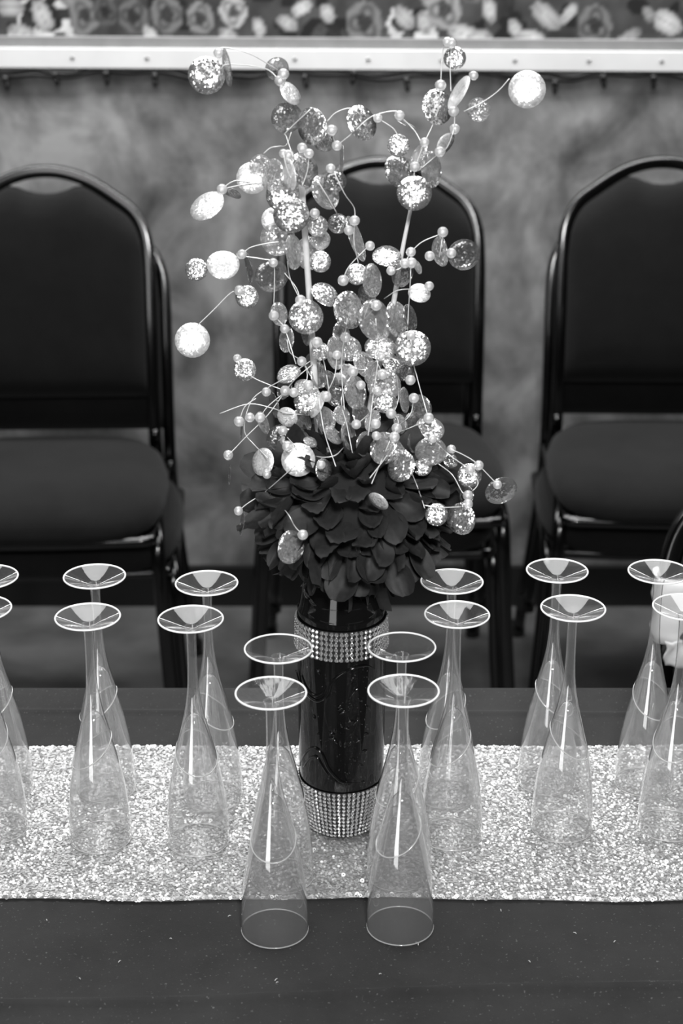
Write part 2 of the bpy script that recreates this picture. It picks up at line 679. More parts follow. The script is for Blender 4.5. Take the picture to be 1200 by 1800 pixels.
# --- dark string of lights tacked below the trim
sl = empty('string_lights', (0, WALL_Y - 0.012, trim_z(0) - 0.04))
tag(sl, 'dark cable of unlit string lights tacked under the white trim board', 'string lights')
pts = []
for px in range(-500, 1760, 35):
    py = 129 + px / 1200 * 6 + 5 * math.sin(px * 0.021) + 3 * math.sin(px * 0.057 + 1)
    pts.append(at_y(px, py, WALL_Y - 0.012) - sl.location)
b = MB()
b.tube(smooth_path(pts, 4), 0.0042, 6)
b.build('cable', M['cable'], sl)
pts2 = [p + Vector((0, -0.002, 0.009 + 0.003 * math.sin(i * 1.7))) for i, p in enumerate(pts)]
b = MB()
b.tube(smooth_path(pts2, 4), 0.0035, 6)
b.build('cable', M['cable'], sl)
bm = MB()
bm.tube([(0, 0, 0.004), (0, 0, -0.008)], 0.0058, 8)
bm.lathe([(0.0045, -0.008), (0.0055, -0.014), (0.004, -0.021), (0.0008, -0.025)], 8, mi=1)
bme = bm.me('bulb', [M['cable'], M['bulb']])
for px, dy in ((9, 0), (96, -9), (186, 0), (272, 2), (360, -8), (535, 3), (622, -9), (714, 2), (800, -7), (975, 1), (1059, 0), (1148, 2)):
    o = link('bulb', bme, None, sl)
    py = 133 + px / 1200 * 6 + 5 * math.sin(px * 0.021) + 3 * math.sin(px * 0.057 + 1) + dy
    o.location = at_y(px, py, WALL_Y - 0.014) - sl.location
    o.rotation_euler = (random.uniform(-.1, .1), random.uniform(-.25, .25), 0)

# ================================================================== TABLE
T = 0.76                      # top of the cloth
BACK, FRONT = 1.587, 0.825
TX = 0.95
tb = empty('banquet_table', (0, (BACK + FRONT) / 2, 0))
tag(tb, 'long folding table hidden under the black tablecloth', 'table')
b = MB()
b.box((0, 0, T - 0.018), (2 * TX - 0.03, BACK - FRONT - 0.03, 0.028))
b.build('tabletop', M['wood'], tb, False)
for sx in (-1, 1):
    for sy in (-1, 1):
        b = MB()
        b.tube([(sx * 0.75, sy * 0.30, T - 0.032), (sx * 0.75, sy * 0.30, 0.0)], 0.014, 10)
        b.build('leg', M['steel'], tb)

cpts = [at_z(0, 1250, T), at_z(1200, 1256, T)]
f1 = [at_z(0, 1770, T), at_z(1200, 1735, T)]


def crease_y(pr, x):
    a, c = pr
    return a.y + (c.y - a.y) * (x - a.x) / (c.x - a.x)


cross = []   # (y, z)
for k in range(30):
    cross.append((FRONT - 0.012 - 0.03 * (1 - k / 29), 0.30 + (T - 0.02 - 0.30) * k / 29))
for k in range(6):
    a = math.pi * (1 - 0.5 * k / 5)
    cross.append((FRONT + 0.008 + 0.02 * math.cos(a), T - 0.02 + 0.02 * math.sin(a)))
nn = 250
for k in range(1, nn):
    cross.append((FRONT + 0.008 + (BACK - FRONT - 0.016) * k / nn, T))
for k in range(6):
    a = math.pi / 2 * (1 - k / 5)
    cross.append((BACK - 0.008 + 0.008 * math.cos(a), T - 0.008 + 0.008 * math.sin(a)))
for k in range(1, 30):
    cross.append((BACK + 0.03 * k / 29, T - 0.008 - (T - 0.30) * k / 29))
cx = np.linspace(-TX - 0.02, TX + 0.02, 130)
vs, fs = [], []
for i, x in enumerate(cx):
    for (y, z) in cross:
        if z >= T - 1e-6:
            d1 = (y - crease_y(cpts, x)) / 0.004
            d2 = (y - crease_y(f1, x) - 0.002 * math.sin(x * 14)) / 0.0045
            z2 = z + 0.0022 * math.exp(-d1 * d1) + 0.0065 * math.exp(-d2 * d2)
            z2 += 0.0006 * mnoise.noise(Vector((x * 9, y * 9, 0)))
            for xc in (-0.42, -0.06, 0.30, 0.66):
                z2 += 0.0012 * math.exp(-((x - xc) / 0.012) ** 2)
            vs.append((x, y, z2))
        else:
            amp = 0.012 * (T - z) / 0.4
            vs.append((x, y + (1 if y > 1.2 else -1) * amp * (1 + math.sin(x * 21 + (3 if y > 1.2 else 0))), z))
m_ = len(cross)
for i in range(len(cx) - 1):
    for k in range(m_ - 1):
        a = i * m_ + k
        fs.append((a, a + m_, a + m_ + 1, a + 1))
tc = link('tablecloth', mesh('tablecloth', vs, fs), M['cloth'])
tag(tc, 'black tablecloth with fold creases covering the long table', 'tablecloth')
sd = tc.modifiers.new('thickness', 'SOLIDIFY')
sd.thickness = 0.0012
sd.offset = -1
# lint flecks lying on the cloth
b = MB()
for px, py in ((487, 1727), (485, 1722), (403, 1610), (82, 1617), (780, 1560), (668, 1712), (930, 1690), (210, 1690), (735, 1660), (1010, 1640), (1080, 1655), (880, 1600), (140, 1720), (300, 1650)):
    p = at_z(px, py, T + 0.0016)
    a = random.uniform(0, 3.14)
    l = random.uniform(0.0008, 0.0018)
    dv = Vector((math.cos(a) * l, math.sin(a) * l, 0))
    b.tube([p - dv, p + Vector((0, 0, 0.0006)), p + dv], 0.00028, 5)
b.build('lint', M['white_cloth'], tc)
tag(COL.objects['lint'], kind='stuff')

# ------------------------------------------------------------------ sequin runner
RF, RB = at_z(600, 1583, T).y, at_z(600, 1319, T).y
RZ = T + 0.0022


def rf(x):
    return RF + 0.0022 * math.sin(x * 17 + 1.0) + 0.0012 * math.sin(x * 47) - 0.004 * x * 0.5


def rb(x):
    return RB + 0.0012 * math.sin(x * 23) + 0.002 * x


rx = np.linspace(-0.72, 0.72, 180)
vs, fs = [], []
ny = 30
for x in rx:
    for k in range(ny + 1):
        t = k / ny
        y = rf(x) + (rb(x) - rf(x)) * t
        vs.append((x, y, RZ + 0.0007 * mnoise.noise(Vector((x * 14, y * 14, 3)))))
for i in range(len(rx) - 1):
    for k in range(ny):
        a = i * (ny + 1) + k
        fs.append((a, a + ny + 1, a + ny + 2, a + 1))
rn = link('table_runner', mesh('table_runner', vs, fs), M['runner'])
tag(rn, 'silver sequin table runner lying along the black tablecloth', 'table runner')
sd = rn.modifiers.new('thickness', 'SOLIDIFY')
sd.thickness = 0.0014
sd.offset = -1

vs, fs = [], []
hexa = [(math.cos(a), math.sin(a)) for a in [2 * math.pi * k / 6 for k in range(6)]]
px_, py_ = 0.0021, 0.0017
rows = int((RB - RF) / py_)
for j in range(rows + 1):
    ncol = int(1.42 / px_)
    for i in range(ncol):
        x = -0.71 + i * px_ + rng.uniform(-.0009, .0009)
        y0, y1 = rf(x), rb(x)
        y = y0 + (y1 - y0) * (j / rows) + rng.uniform(-.0007, .0007)
        flake = mnoise.noise(Vector((x * 40, y * 70, 9)))          # patches where the sequins lie flat and flipped
        left = max(0.0, min(1.0, 0.5 - x * 2.2))
        rr = rng.uniform(0.0010, 0.0014)
        if flake > 0.55 - 0.35 * left:
            tx, ty = rng.normal(0, .10), rng.normal(0.05, .10)
            rr *= 1.15
        else:
            tx, ty = rng.normal(.05, .24), rng.normal(0.0, .24)
        n = Vector((tx, ty, 1)).normalized()
        u = Vector((1, 0, -n.x / n.z)).normalized()
        v = n.cross(u)
        c = Vector((x, y, RZ + 0.0010 + rng.uniform(0, 0.0009)))
        bse = len(vs)
        for (ca_, sa_) in hexa:
            q = c + (u * ca_ + v * sa_) * rr
            vs.append((q.x, q.y, max(q.z, RZ + 0.0001)))
        fs.append(tuple(range(bse, bse + 6)))
so = link('sequins', mesh('sequins', vs, fs), M['sequin'], rn, False)
tag(so, kind='stuff')
# loose ring sequins: both hems and scattered ones standing up
vs, fs = [], []


def ring(c, n, r0, r1, seg=9):
    n = Vector(n).normalized()
    u = n.orthogonal().normalized()
    v = n.cross(u)
    bse = len(vs)
    for k in range(seg):
        a = 2 * math.pi * k / seg
        d = u * math.cos(a) + v * math.sin(a)
        vs.append(c + d * r0)
        vs.append(c + d * r1)
    for k in range(seg):
        a, c_ = bse + 2 * k, bse + 2 * ((k + 1) % seg)
        fs.append((a, a + 1, c_ + 1, c_))


for x in np.arange(-0.71, 0.71, 0.0028):
    for yy, s in ((rf(x), -1), (rb(x), 1)):
        for _ in range(2):
            ring(Vector((x + rng.uniform(-.0012, .0012), yy + s * rng.uniform(-.0012, .0014), RZ + rng.uniform(0.0006, .0022))),
                 (rng.normal(0, .3), rng.normal(-.5, .4), 1), 0.0006, rng.uniform(.0014, .0019))
for _ in range(900):
    x = rng.uniform(-0.7, 0.7)
    y = rf(x) + (rb(x) - rf(x)) * rng.random()
    ring(Vector((x, y, RZ + .0024)), (rng.normal(0, .35), rng.normal(-.5, .4), 1), 0.0006, rng.uniform(.0013, .0019))
so2 = link('loose_sequins', mesh('loose_sequins', vs, fs), M['sequin'], rn, False)
tag(so2, kind='stuff')

# ================================================================== CHAIRS
def arch(w_, inset=0.0):
    """half outline of the crown back in (x, z), bottom to peak, chair coordinates"""
    hw = w_ - inset
    return [(hw, 0.44), (hw, 0.56), (hw * 1.0, 0.68), (hw * 0.995, 0.77), (hw * 0.965, 0.825 - inset * .3), (hw * 0.86, 0.866 - inset * .7),
            (hw * 0.66, 0.895 - inset), (hw * 0.42, 0.922 - inset), (hw * 0.2, 0.936 - inset), (0, 0.940 - inset)]


def lean(z):
    return -0.035 + 0.16 * (z - 0.44) - 0.02 * math.sin((z - 0.44) / 0.5 * math.pi)


def make_chair():
    root = empty('banquet_chair', (0, 0, 0))
    hw = 0.186
    # back frame: one bent tube, both uprights and crown
    half = [(x, lean(z), z) for x, z in arch(hw)]
    path = half + [(-x, y, z) for x, y, z in half[::-1][1:]]
    b = MB()
    b.strip(smooth_path(path, 5), 0.0115, 0.0115)
    b.build('back_frame', M['tube'], root)
    # padded panel with a hand hole under the crown
    ins = 0.010
    out = []
    for x, z in smooth2(arch(hw, ins)):
        if z < 0.535:
            continue
        if abs(x) < 0.062:
            z -= 0.030 * (1 - (x / 0.062) ** 2)
        out.append((x, z))
    nrow = len(out)
    vs, fs = [], []
    cols = 13
    for side, sgn in ((0, -1), (1, 1)):
        for (x, z) in out:
            pass
    # grid: for each height row from outline right edge to its mirror
    zr = np.linspace(0.535, 0.905, 30)
    ox = np.array([p[0] for p in out])
    oz = np.array([p[1] for p in out])
    edge_top = lambda x: np.interp(abs(x), ox[::-1], oz[::-1])
    ncol_ = 33
    us = np.linspace(-1, 1, ncol_)
    us = np.sign(us) * (1 - (1 - np.abs(us)) ** 1.7)
    hwp = hw - ins
    for sgn in (-1, 1):
        for u in us:
            x = u * hwp
            zt = float(edge_top(x))
            if abs(u) > 0.999:
                zt = 0.77
            for k in range(14):
                t = 1 - (1 - k / 13) ** 1.5
                t = t if k < 13 else 1
                z = 0.535 + (zt - 0.535) * t
                e = min(1.0, (1 - abs(u)) * 9, t * 12 + 0.0, (1 - t) * 12)
                th = 0.006 + 0.017 * math.sqrt(max(0, e))
                vs.append((x, lean(z) + sgn * th - 0.004, z))
    blk = ncol_ * 14
    for s_ in range(2):
        for i in range(ncol_ - 1):
            for k in range(13):
                a = s_ * blk + i * 14 + k
                q = (a, a + 14, a + 15, a + 1)
                fs.append(q if s_ == 0 else q[::-1])
    per = [i * 14 for i in range(ncol_)] + [(ncol_ - 1) * 14 + k for k in range(1, 14)] + [i * 14 + 13 for i in
                                                                                          range(ncol_ - 2, -1, -1)] + [
              k for k in range(12, 0, -1)]
    for i in range(len(per)):
        a, c = per[i], per[(i + 1) % len(per)]
        fs.append((a, a + blk, c + blk, c))
    link('back_cushion', mesh('back_cushion', vs, fs), M['upholstery'], root)
    # seat cushion: rounded pad, waterfall front, puckered underside edge
    vs, fs = [], []
    na, rows_ = 64, []
    ring_def = [(0.0, 1.0), (0.35, 1.0), (0.62, 0.97), (0.80, 0.90), (0.91, 0.76), (0.975, 0.55), (1.0, 0.28), (0.985, 0.05), (0.95, -0.06), (0.5, -0.08), (0.0, -0.08)]
    for (rr, hh) in ring_def:
        for k in range(na):
            a = 2 * math.pi * k / na
            ex = 2 / 4.2
            c_, s_ = math.cos(a), math.sin(a)
            x = 0.222 * math.copysign(abs(c_) ** ex, c_)
            y = 0.215 * math.copysign(abs(s_) ** ex, s_)
            taper = 1.0 - 0.10 * (y > 0) * (y / 0.215)
            pk = 0.0022 * math.sin(a * 34) + 0.002 * math.sin(a * 21 + 1) if 0.0 <= hh < 0.3 else 0
            x, y = x * (rr + pk * 2) * taper, y * (rr + pk * 2)
            z = 0.405 + 0.060 * hh - 0.012 * max(0, (-y - 0.10) / 0.115) ** 2
            vs.append((x, y - 0.215, z))
    for i in range(len(ring_def) - 1):
        for k in range(na):
            a, c = i * na + k, i * na + (k + 1) % na
            fs.append((a, c, c + na, a + na))
    link('seat', mesh('seat', vs, fs), M['seat_cloth'], root)
    # seat frame rail
    b = MB()
    b.tube(smooth_path([(0.20, -0.01, 0.392), (0.205, -0.36, 0.392), (0.15, -0.405, 0.390), (-0.15, -0.405, 0.390), (-0.205, -0.36, 0.392), (-0.20, -0.01, 0.392)], 4), 0.011, 8)
    b.build('seat_frame', M['tube'], root)
    for sx in (-1, 1):
        b = MB()       # front leg bends out of the frame
        b.tube(smooth_path([(sx * 0.205, -0.30, 0.400), (sx * 0.209, -0.365, 0.385), (sx * 0.212, -0.39, 0.34), (sx * 0.219, -0.398, 0.2), (sx * 0.232, -0.41, 0.006)], 5), 0.0125, 12)
        lg = b.build('leg', M['tube'], root)
        q = MB()
        q.lathe([(0.011, 0.0), (0.0155, 0.0), (0.0155, 0.03), (0.0125, 0.034)], 10, capb=True)
        gl = q.build('foot_cap', M['cable'], lg)
        gl.location = (sx * 0.232, -0.41, 0)
        b = MB()       # rear leg continues the upright
        b.tube(smooth_path([(sx * hw, lean(0.47), 0.47), (sx * (hw + .002), -0.030, 0.40), (sx * (hw + .012), 0.005, 0.25), (sx * (hw + .03), 0.075, 0.006)], 5), 0.0125, 10)
        lg = b.build('leg', M['tube'], root)
        gl = q.build('foot_cap', M['cable'], lg)
        gl.location = (sx * (hw + .03), 0.075, 0)
    return root


def smooth2(pts):
    p3 = smooth_path([(x, 0, z) for x, z in pts], 5)
    return [(p.x, p.z) for p in p3]


ch0 = make_chair()
STEP = 0.080
spots = [
    # px of crown, y of chair origin, z level, extra x, rz, label
    (80, 3.085, 1, 0.0, 0.035, 'black padded banquet chair on top of the stack at the left edge'),
    (80, 3.135, 0, 0.030, 0.030, 'black banquet chair underneath in the left stack, seat just showing below'),
    (670, 3.18, 1, 0.0, 0.0, 'black banquet chair on top of the middle stack, behind the glitter spray'),
    (670, 3.23, 0, -0.012, 0.0, 'black banquet chair underneath in the middle stack behind the vase'),
    (1165, 3.18, 1, 0.0, -0.02, 'black banquet chair on top of the stack at the right'),
    (1165, 3.23, 0, -0.022, -0.02, 'black banquet chair underneath in the right stack, frame showing left'),
]
first = True
for px, y, lv, ex, rz, lab in spots:
    o = ch0 if first else copy_tree(ch0)
    first = False
    p = at_y(px, 285, y + 0.045)
    o.location = (p.x + ex, y, lv * STEP)
    o.rotation_euler = (0, 0, rz)
    tag(o, lab, 'chair', 'stacked black banquet chairs along the wall')
near = copy_tree(ch0)
near.location = (0.835 - 0.28, 1.775, 0)
near.rotation_euler = (0, 0, 0)
tag(near, 'black banquet chair tucked behind the table at the right edge, rounded frame corner showing', 'chair')
if 'group' in near:
    del near['group']
NEARX = near.location.x

# white sash round the near chair
sash = MB()
prof = []
w_ = 0.186 + 0.0135
for k in range(40):
    a = 2 * math.pi * k / 40
    ex = 2 / 5
    c_, s_ = math.cos(a), math.sin(a)
    prof.append((w_ * math.copysign(abs(c_) ** ex, c_), 0.025 * math.copysign(abs(s_) ** ex, s_)))
vs, fs = [], []
zl = [0.728, 0.737, 0.75, 0.762, 0.775, 0.787, 0.797, 0.803]
for i, z in enumerate(zl):
    off = 0.0025 * math.sin(i * 2.1)
    for (x, y) in prof:
        vs.append((x + off * 0.3 + math.copysign(.0025, x) * math.sin(i * 1.9), lean(0.77) + 0.05 * 0 + y + off + (z - 0.77) * 0.13, z))
for i in range(len(zl) - 1):
    for k in range(40):
        a, c = i * 40 + k, i * 40 + (k + 1) % 40
        fs.append((a, c, c + 40, a + 40))
so = link('chair_sash', mesh('chair_sash', vs, fs), M['white_cloth'])
so.location = near.location
sd = so.modifiers.new('thickness', 'SOLIDIFY')
sd.thickness = 0.0015
tag(so, 'white cloth sash wrapped round the chair back at the right edge', 'sash')
tlb = MB()
vs, fs = [], []
for i in range(9):
    for k in range(7):
        t = i / 8
        vs.append((-w_ + 0.010 + k * 0.007 + 0.002 * math.sin(i), -0.030 - 0.005 * math.sin(k * 1.6 + i * .5) + lean(0.77) - t * .004, 0.735 - t * 0.030))
for i in range(8):
    for k in range(6):
        a = i * 7 + k
        fs.append((a, a + 1, a + 8, a + 7))
tlo = link('tail', mesh('tail', vs, fs), M['white_cloth'], so)
sd = tlo.modifiers.new('thickness', 'SOLIDIFY')
sd.thickness = 0.0015

# ================================================================== FLUTES (standing upside down)
FH = 0.213
BP = [(0.0, .0268), (.012, .0270), (.03, .0262), (.05, .0241), (.068, .0211), (.085, .0175), (.10, .0136), (.112, .0098), (.122, .0066), (.130, .0050)]
bz, br = np.array([p[0] for p in BP]), np.array([p[1] for p in BP])
dz = np.linspace(0, .13, 40)
# smooth the profile
prr = np.interp(dz, bz, br)
for _ in range(3):
    prr[1:-1] = 0.25 * prr[:-2] + 0.5 * prr[1:-1] + 0.25 * prr[2:]


def brad(z):
    return float(np.interp(z, dz, prr))


def make_flute():
    root = empty('champagne_flute', (0, 0, 0))
    b = MB()
    prof = [(brad(z), z) for z in np.linspace(0.0008, .118, 26)] + [(.0058, .121), (.0035, .1235), (.0002, .1245)]
    b.lathe(prof, 44, 0)
    lip = [(0.0267 * math.cos(a), 0.0267 * math.sin(a), 0.0007) for a in [2 * math.pi * k / 44 for k in range(44)]]
    b.tube(lip, 0.00055, 6, closed=True, mi=1)
    link('bowl', b.me('bowl', [M['plastic'], M['thin_lip']]), None, root)
    # stem with its slanted sleeve over the point of the bowl
    b = MB()
    seg, nr = 40, 26
    def srad(z):
        if z > .152:
            return float(np.interp(z, [.152, .17, .195, .2035, .206], [.0047, .0041, .0041, .0046, .0058]))
        return max(float(np.interp(z, [.08, .10, .112, .122, .132, .142, .152], [0, .0146, .0116, .0091, .0072, .0057, .0047])), brad(z) + .0009 if z < .128 else 0)
    vs, fs, endring = [], [], []
    for i in range(nr + 1):
        t = i / nr
        for k in range(seg):
            a = 2 * math.pi * k / seg
            ze = .0885 + .0135 * math.cos(a)
            z = .206 + (ze - .206) * (t ** 0.9)
            r_ = srad(z) if z < .128 else srad(z)
            vs.append((r_ * math.cos(a), r_ * math.sin(a), z))
            if i == nr:
                endring.append(vs[-1])
    for i in range(nr):
        for k in range(seg):
            a, c = i * seg + k, i * seg + (k + 1) % seg
            fs.append((a, c, c + seg, a + seg))
    b.add(vs, fs, 0)
    b.tube(endring, .0006, 6, closed=True, mi=1)
    # solid plug with a drop shaped bubble in the stem
    b.lathe([(.0001, .1245), (.0028, .1262), (.0036, .1285), (.0030, .132), (.0016, .136), (.0001, .1385)], 12, 0)
    link('stem', b.me('stem', [M['stem_plastic'], M['thin_lip']]), None, root)
    b = MB()
    b.lathe([(.0003, .2045), (.0046, .2050), (.008, .2061), (.014, .2083), (.020, .2105), (.0262, .2127)], 44, 0)
    rimp = [(0.0268 * math.cos(a), 0.0268 * math.sin(a), .2126) for a in [2 * math.pi * k / 56 for k in range(56)]]
    b.tube(rimp, .00082, 7, closed=True, mi=1)
    link('foot', b.me('foot', [M['foot_plastic'], M['lip']]), None, root)
    return root


FL = [
    # foot px, py, slant direction (deg, 0=+x low on -x side), label
    (-23, 1014, 25, 'clear flute cut by the left edge, rearmost of that pair'),
    (166, 1013, 20, 'rear flute of the second pair from the left edge, behind its partner'),
    (363, 1025, 160, 'rear flute of the pair standing left of the vase, collar sloping down right'),
    (794, 1022, 30, 'rear flute of the pair just right of the vase, half hidden by its partner'),
    (979, 1003, 150, 'rear flute of the pair in the right half, foot against the dark chair legs'),
    (1158, 1005, 120, 'rear flute of the pair at the right edge, foot before the white sash'),
    (-37, 1070, 60, 'front flute cut by the left edge, only half of it showing on the runner'),
    (154, 1084, 20, 'front flute of the second pair from the left, collar sloping down to the left'),
    (335, 1088, 110, 'front flute of the pair left of the vase, standing on the sequin runner'),
    (803, 1080, 20, 'front flute of the pair right of the vase, collar sloping down to the left'),
    (1007, 1069, 155, 'front flute of the pair in the right half, collar sloping down to the right'),
    (1204, 1067, 70, 'front flute cut by the right edge, standing on the runner'),
    (489, 1140, 140, 'clear flute beside the vase on its left, behind the frontmost left flute'),
    (706, 1137, 40, 'clear flute beside the vase on its right, behind the frontmost right flute'),
    (476, 1218, 90, 'frontmost left flute, its rim on the bare black tablecloth'),
    (709, 1214, 40, 'frontmost right flute, its rim on the bare black tablecloth'),
]
fl0 = make_flute()
for i, (px, py, sl_, lab) in enumerate(FL):
    o = fl0 if i == 0 else copy_tree(fl0)
    zz = T + 0.0012 if i >= 14 else RZ + 0.0016
    p = at_z(px, py, zz + 0.2126)
    o.location = (p.x, p.y, zz)
    # slant: the low side of the collar (angle pi in local) should point to sl_ (0 = image left, 90 = camera, 180 = right)
    o.rotation_euler = (0, 0, R(sl_))
    tag(o, lab, 'champagne flute', 'clear plastic champagne flutes turned upside down')

# ================================================================== VASE
VX, VY = at_y(600, 1300, 1.315).x, 1.315
VZ = RZ + 0.0014
va = empty('vase', (VX, VY, VZ))
tag(va, 'glossy black embossed bottle vase with two rhinestone bands', 'vase')
VP = [(0.001, 0.0), (0.0270, 0.0), (0.0290, .002), (.0310, .012), (.0335, .028), (.0362, .046), (.0372, .065), (.0376, .10), (.0376, .15), (.0376, .176),
      (.0370, .19), (.0366, .205), (.0372, .208), (.0372, .211), (.0356, .214), (.0345, .222), (.0325, .231), (.028, .239), (.021, .245), (.0165, .249), (.0155, .256), (.017, .262), (.0145, .262), (.013, .25)]
b = MB()
b.lathe(VP, 64)
b.build('body', M['vase'], va)
vz_, vr_ = np.array([p[1] for p in VP[1:20]]), np.array([p[0] for p in VP[1:20]])


def vrad(z):
    return float(np.interp(z, vz_, vr_))


def on_vase(px, py, lift=0.0):
    y = VY - 0.037
    for _ in range(6):
        p = at_y(px, py, y)
        zl_ = p.z - VZ
        r_ = vrad(zl_)
        dx = max(-r_ * .985, min(r_ * .985, p.x - VX))
        y = VY - math.sqrt(r_ * r_ - dx * dx)
    rad = Vector((p.x - VX, y - VY, 0))
    rad.normalize()
    return Vector((p.x - VX, y - VY, zl_)) + rad * lift


def relief(lines, rad, name):
    q = MB()
    for ln in lines:
        rad *= 1.5 if ln is lines[0] else 1
        path = smooth_path([on_vase(x, y, rad * 0.35) for x, y in ln], 5)
        n = len(path)
        q.tube(path, [rad * (0.35 + 0.65 * math.sin(math.pi * min(1, (i + .6) / n))) for i in range(n)], 6)
    q.build(name, M['vase'], va)


relief([[(521, 1178), (530, 1205), (545, 1225), (560, 1232), (574, 1222), (583, 1200), (600, 1185), (625, 1173), (645, 1170), (660, 1178)]], .0010, 'embossed_scroll')
relief([[(530, 1185), (540, 1210), (553, 1222), (566, 1218), (575, 1200)]], .0008, 'embossed_scroll')
relief([[(527, 1346), (538, 1322), (552, 1314), (566, 1326), (577, 1350), (592, 1368), (606, 1376), (640, 1373)]], .0010, 'embossed_scroll')
relief([[(534, 1348), (545, 1332), (556, 1330), (566, 1345), (576, 1362)]], .0008, 'embossed_scroll')
fl_lines = []
for x, y, a, l in ((622, 1217, -50, 11), (598, 1246, -30, 5), (602, 1252, -20, 6), (597, 1241, -40, 4), (616, 1268, -5, 6), (626, 1268, -45, 8), (628, 1262, -60, 4), (583, 1289, 30, 6),
                   (584, 1298, 10, 6), (590, 1303, 55, 5), (598, 1307, 80, 5), (606, 1309, 95, 5), (614, 1307, 120, 5), (630, 1302, -35, 5), (645, 1242, 50, 6), (618, 1195, -60, 6), (588, 1284, 60, 4), (632, 1230, 40, 5),
                   (560, 1180, 60, 6), (552, 1260, 80, 4), (645, 1290, 20, 4), (622, 1335, 40, 4), (634, 1345, 10, 4), (560, 1290, 60, 3), (610, 1280, 30, 4), (600, 1275, 70, 4), (640, 1320, -20, 5)):
    dx, dy = math.cos(R(a)) * l, math.sin(R(a)) * l
    fl_lines.append([(x - dx, y - dy), (x, y), (x + dx, y + dy)])
relief(fl_lines, .0009, 'embossed_flower')
# tiny raised silver specks scattered over the vase front
q = MB()
for _ in range(190):
    z = random.uniform(.055, .17)
    a = random.gauss(-math.pi / 2 + 0.35, 0.55)
    r_ = vrad(z)
    c = Vector((math.cos(a) * r_, math.sin(a) * r_, z))
    s_ = random.uniform(.00018, .00042)
    q.add([c + Vector(v) * s_ for v in ((1, 0, 0), (-1, 0, 0), (0, 1, 0), (0, -1, 0), (0, 0, 1), (0, 0, -1))],
          [(0, 2, 4), (2, 1, 4), (1, 3, 4), (3, 0, 4), (2, 0, 5), (1, 2, 5), (3, 1, 5), (0, 3, 5)])
tag(q.build('silver_specks', M['stone'], va, False), kind='stuff')


def stone_band(z0, z1, rows_, ncol, off):
    q = MB()
    q.lathe([(vrad(z0) + .0002, z0), (vrad((z0 + z1) / 2) + off, (z0 + z1) / 2), (vrad(z1) + .0002 + off, z1)], 64)
    bd = q.build('rhinestone_band', M['band'], va)
    q = MB()
    st = 2 * math.pi / ncol
    for j in range(rows_):
        z = z0 + (z1 - z0) * (j + .5) / rows_
        r_ = vrad(z) + off
        for i in range(ncol):
            a = i * st + (random.uniform(-.01, .01))
            er = Vector((math.cos(a), math.sin(a), 0))
            et = Vector((-math.sin(a), math.cos(a), 0))
            ez = Vector((0, 0, 1))
            c = er * r_ + ez * z
            s_ = min((z1 - z0) / rows_, r_ * st) * 0.46
            vv = []
            for (k_, h_) in ((1.0, 0.0), (0.92, 0.55), (0.5, 0.95)):
                for m in range(6):
                    t = 2 * math.pi * m / 6 + .26
                    vv.append(c + (et * math.cos(t) + ez * math.sin(t)) * s_ * k_ + er * s_ * h_)
            ff = []
            for u in range(2):
                for m in range(6):
                    ff.append((u * 6 + m, u * 6 + (m + 1) % 6, u * 6 + 6 + (m + 1) % 6, u * 6 + 6 + m))
            ff.append((12, 13, 14, 15, 16, 17))
            q.add(vv, ff)
            # metal link to the next stone in the column
            if j < rows_ - 1:
                q.add([c + ez * s_ * .9 + et * s_ * .35 + er * s_ * .2, c + ez * s_ * 1.3 + et * s_ * .35 + er * s_ * .2, c + ez * s_ * 1.3 - et * s_ * .35 + er * s_ * .2, c + ez * s_ * .9 - et * s_ * .35 + er * s_ * .2], [(0, 1, 2, 3)])
    o = q.build('rhinestones', M['stone'], bd, False)
    tag(o, kind='stuff')


stone_band(.176, .2035, 6, 56, .0012)
stone_band(.0025, .0505, 12, 54, .0008)

# ================================================================== FLOWER BALL
FC = at_y(617, 887, 1.315)
fw = empty('silk_flower', (FC.x, FC.y, FC.z))
tag(fw, 'round black silk flower of many petals sitting in the vase mouth', 'flower')
FRX, FRZ = 0.079, 0.066
q = MB()
q.lathe([(.001, -.050), (.03, -.046), (.048, -.028), (.056, 0), (.048, .028), (.03, .046), (.001, .05)], 20)
q.build('core', M['core'], fw)
q = MB()
q.tube([(0, 0, -0.04), (VX - FC.x, 0, VZ + .20 - FC.z)], .004, 8)
q.build('stem', M['core'], fw)


def petal_mesh(seed):
    r_ = random.Random(seed)
    vs, fs = [], []
    nu, nv = 7, 10
    tw, cup, curl = r_.uniform(-.15, .15), r_.uniform(.15, .6), r_.uniform(-.35, .45)
    fold = r_.uniform(0, .16)
    spoon = r_.uniform(0, .7)
    for j in range(nv):
        t = (j / (nv - 1)) ** 0.7
        wd = (0.30 + 0.70 * min(1, t / .5) ** 1.1) * (1 if t < .60 else max(0.2, 1 - ((t - .60) / .405) ** 2.6) ** .45)
        for i in range(nu):
            s_ = i / (nu - 1) * 2 - 1
            x = s_ * wd * 0.42
            z = cup * (s_ * s_) * wd * .36 + spoon * (t - .45) ** 2 - curl * t * t * .4 + tw * s_ * t + fold * abs(s_) * (1 - t) + 0.022 * math.sin(s_ * 7 + seed) * t
            vs.append((x, t - .03 * s_ * s_ * t, z))
    for j in range(nv - 1):
        for i in range(nu - 1):
            a = j * nu + i
            fs.append((a, a + 1, a + nu + 1, a + nu))
    me = mesh('petal', vs, fs)
    me.materials.append(M['petal'])
    me.polygons.foreach_set('use_smooth', [True] * len(me.polygons))
    return me


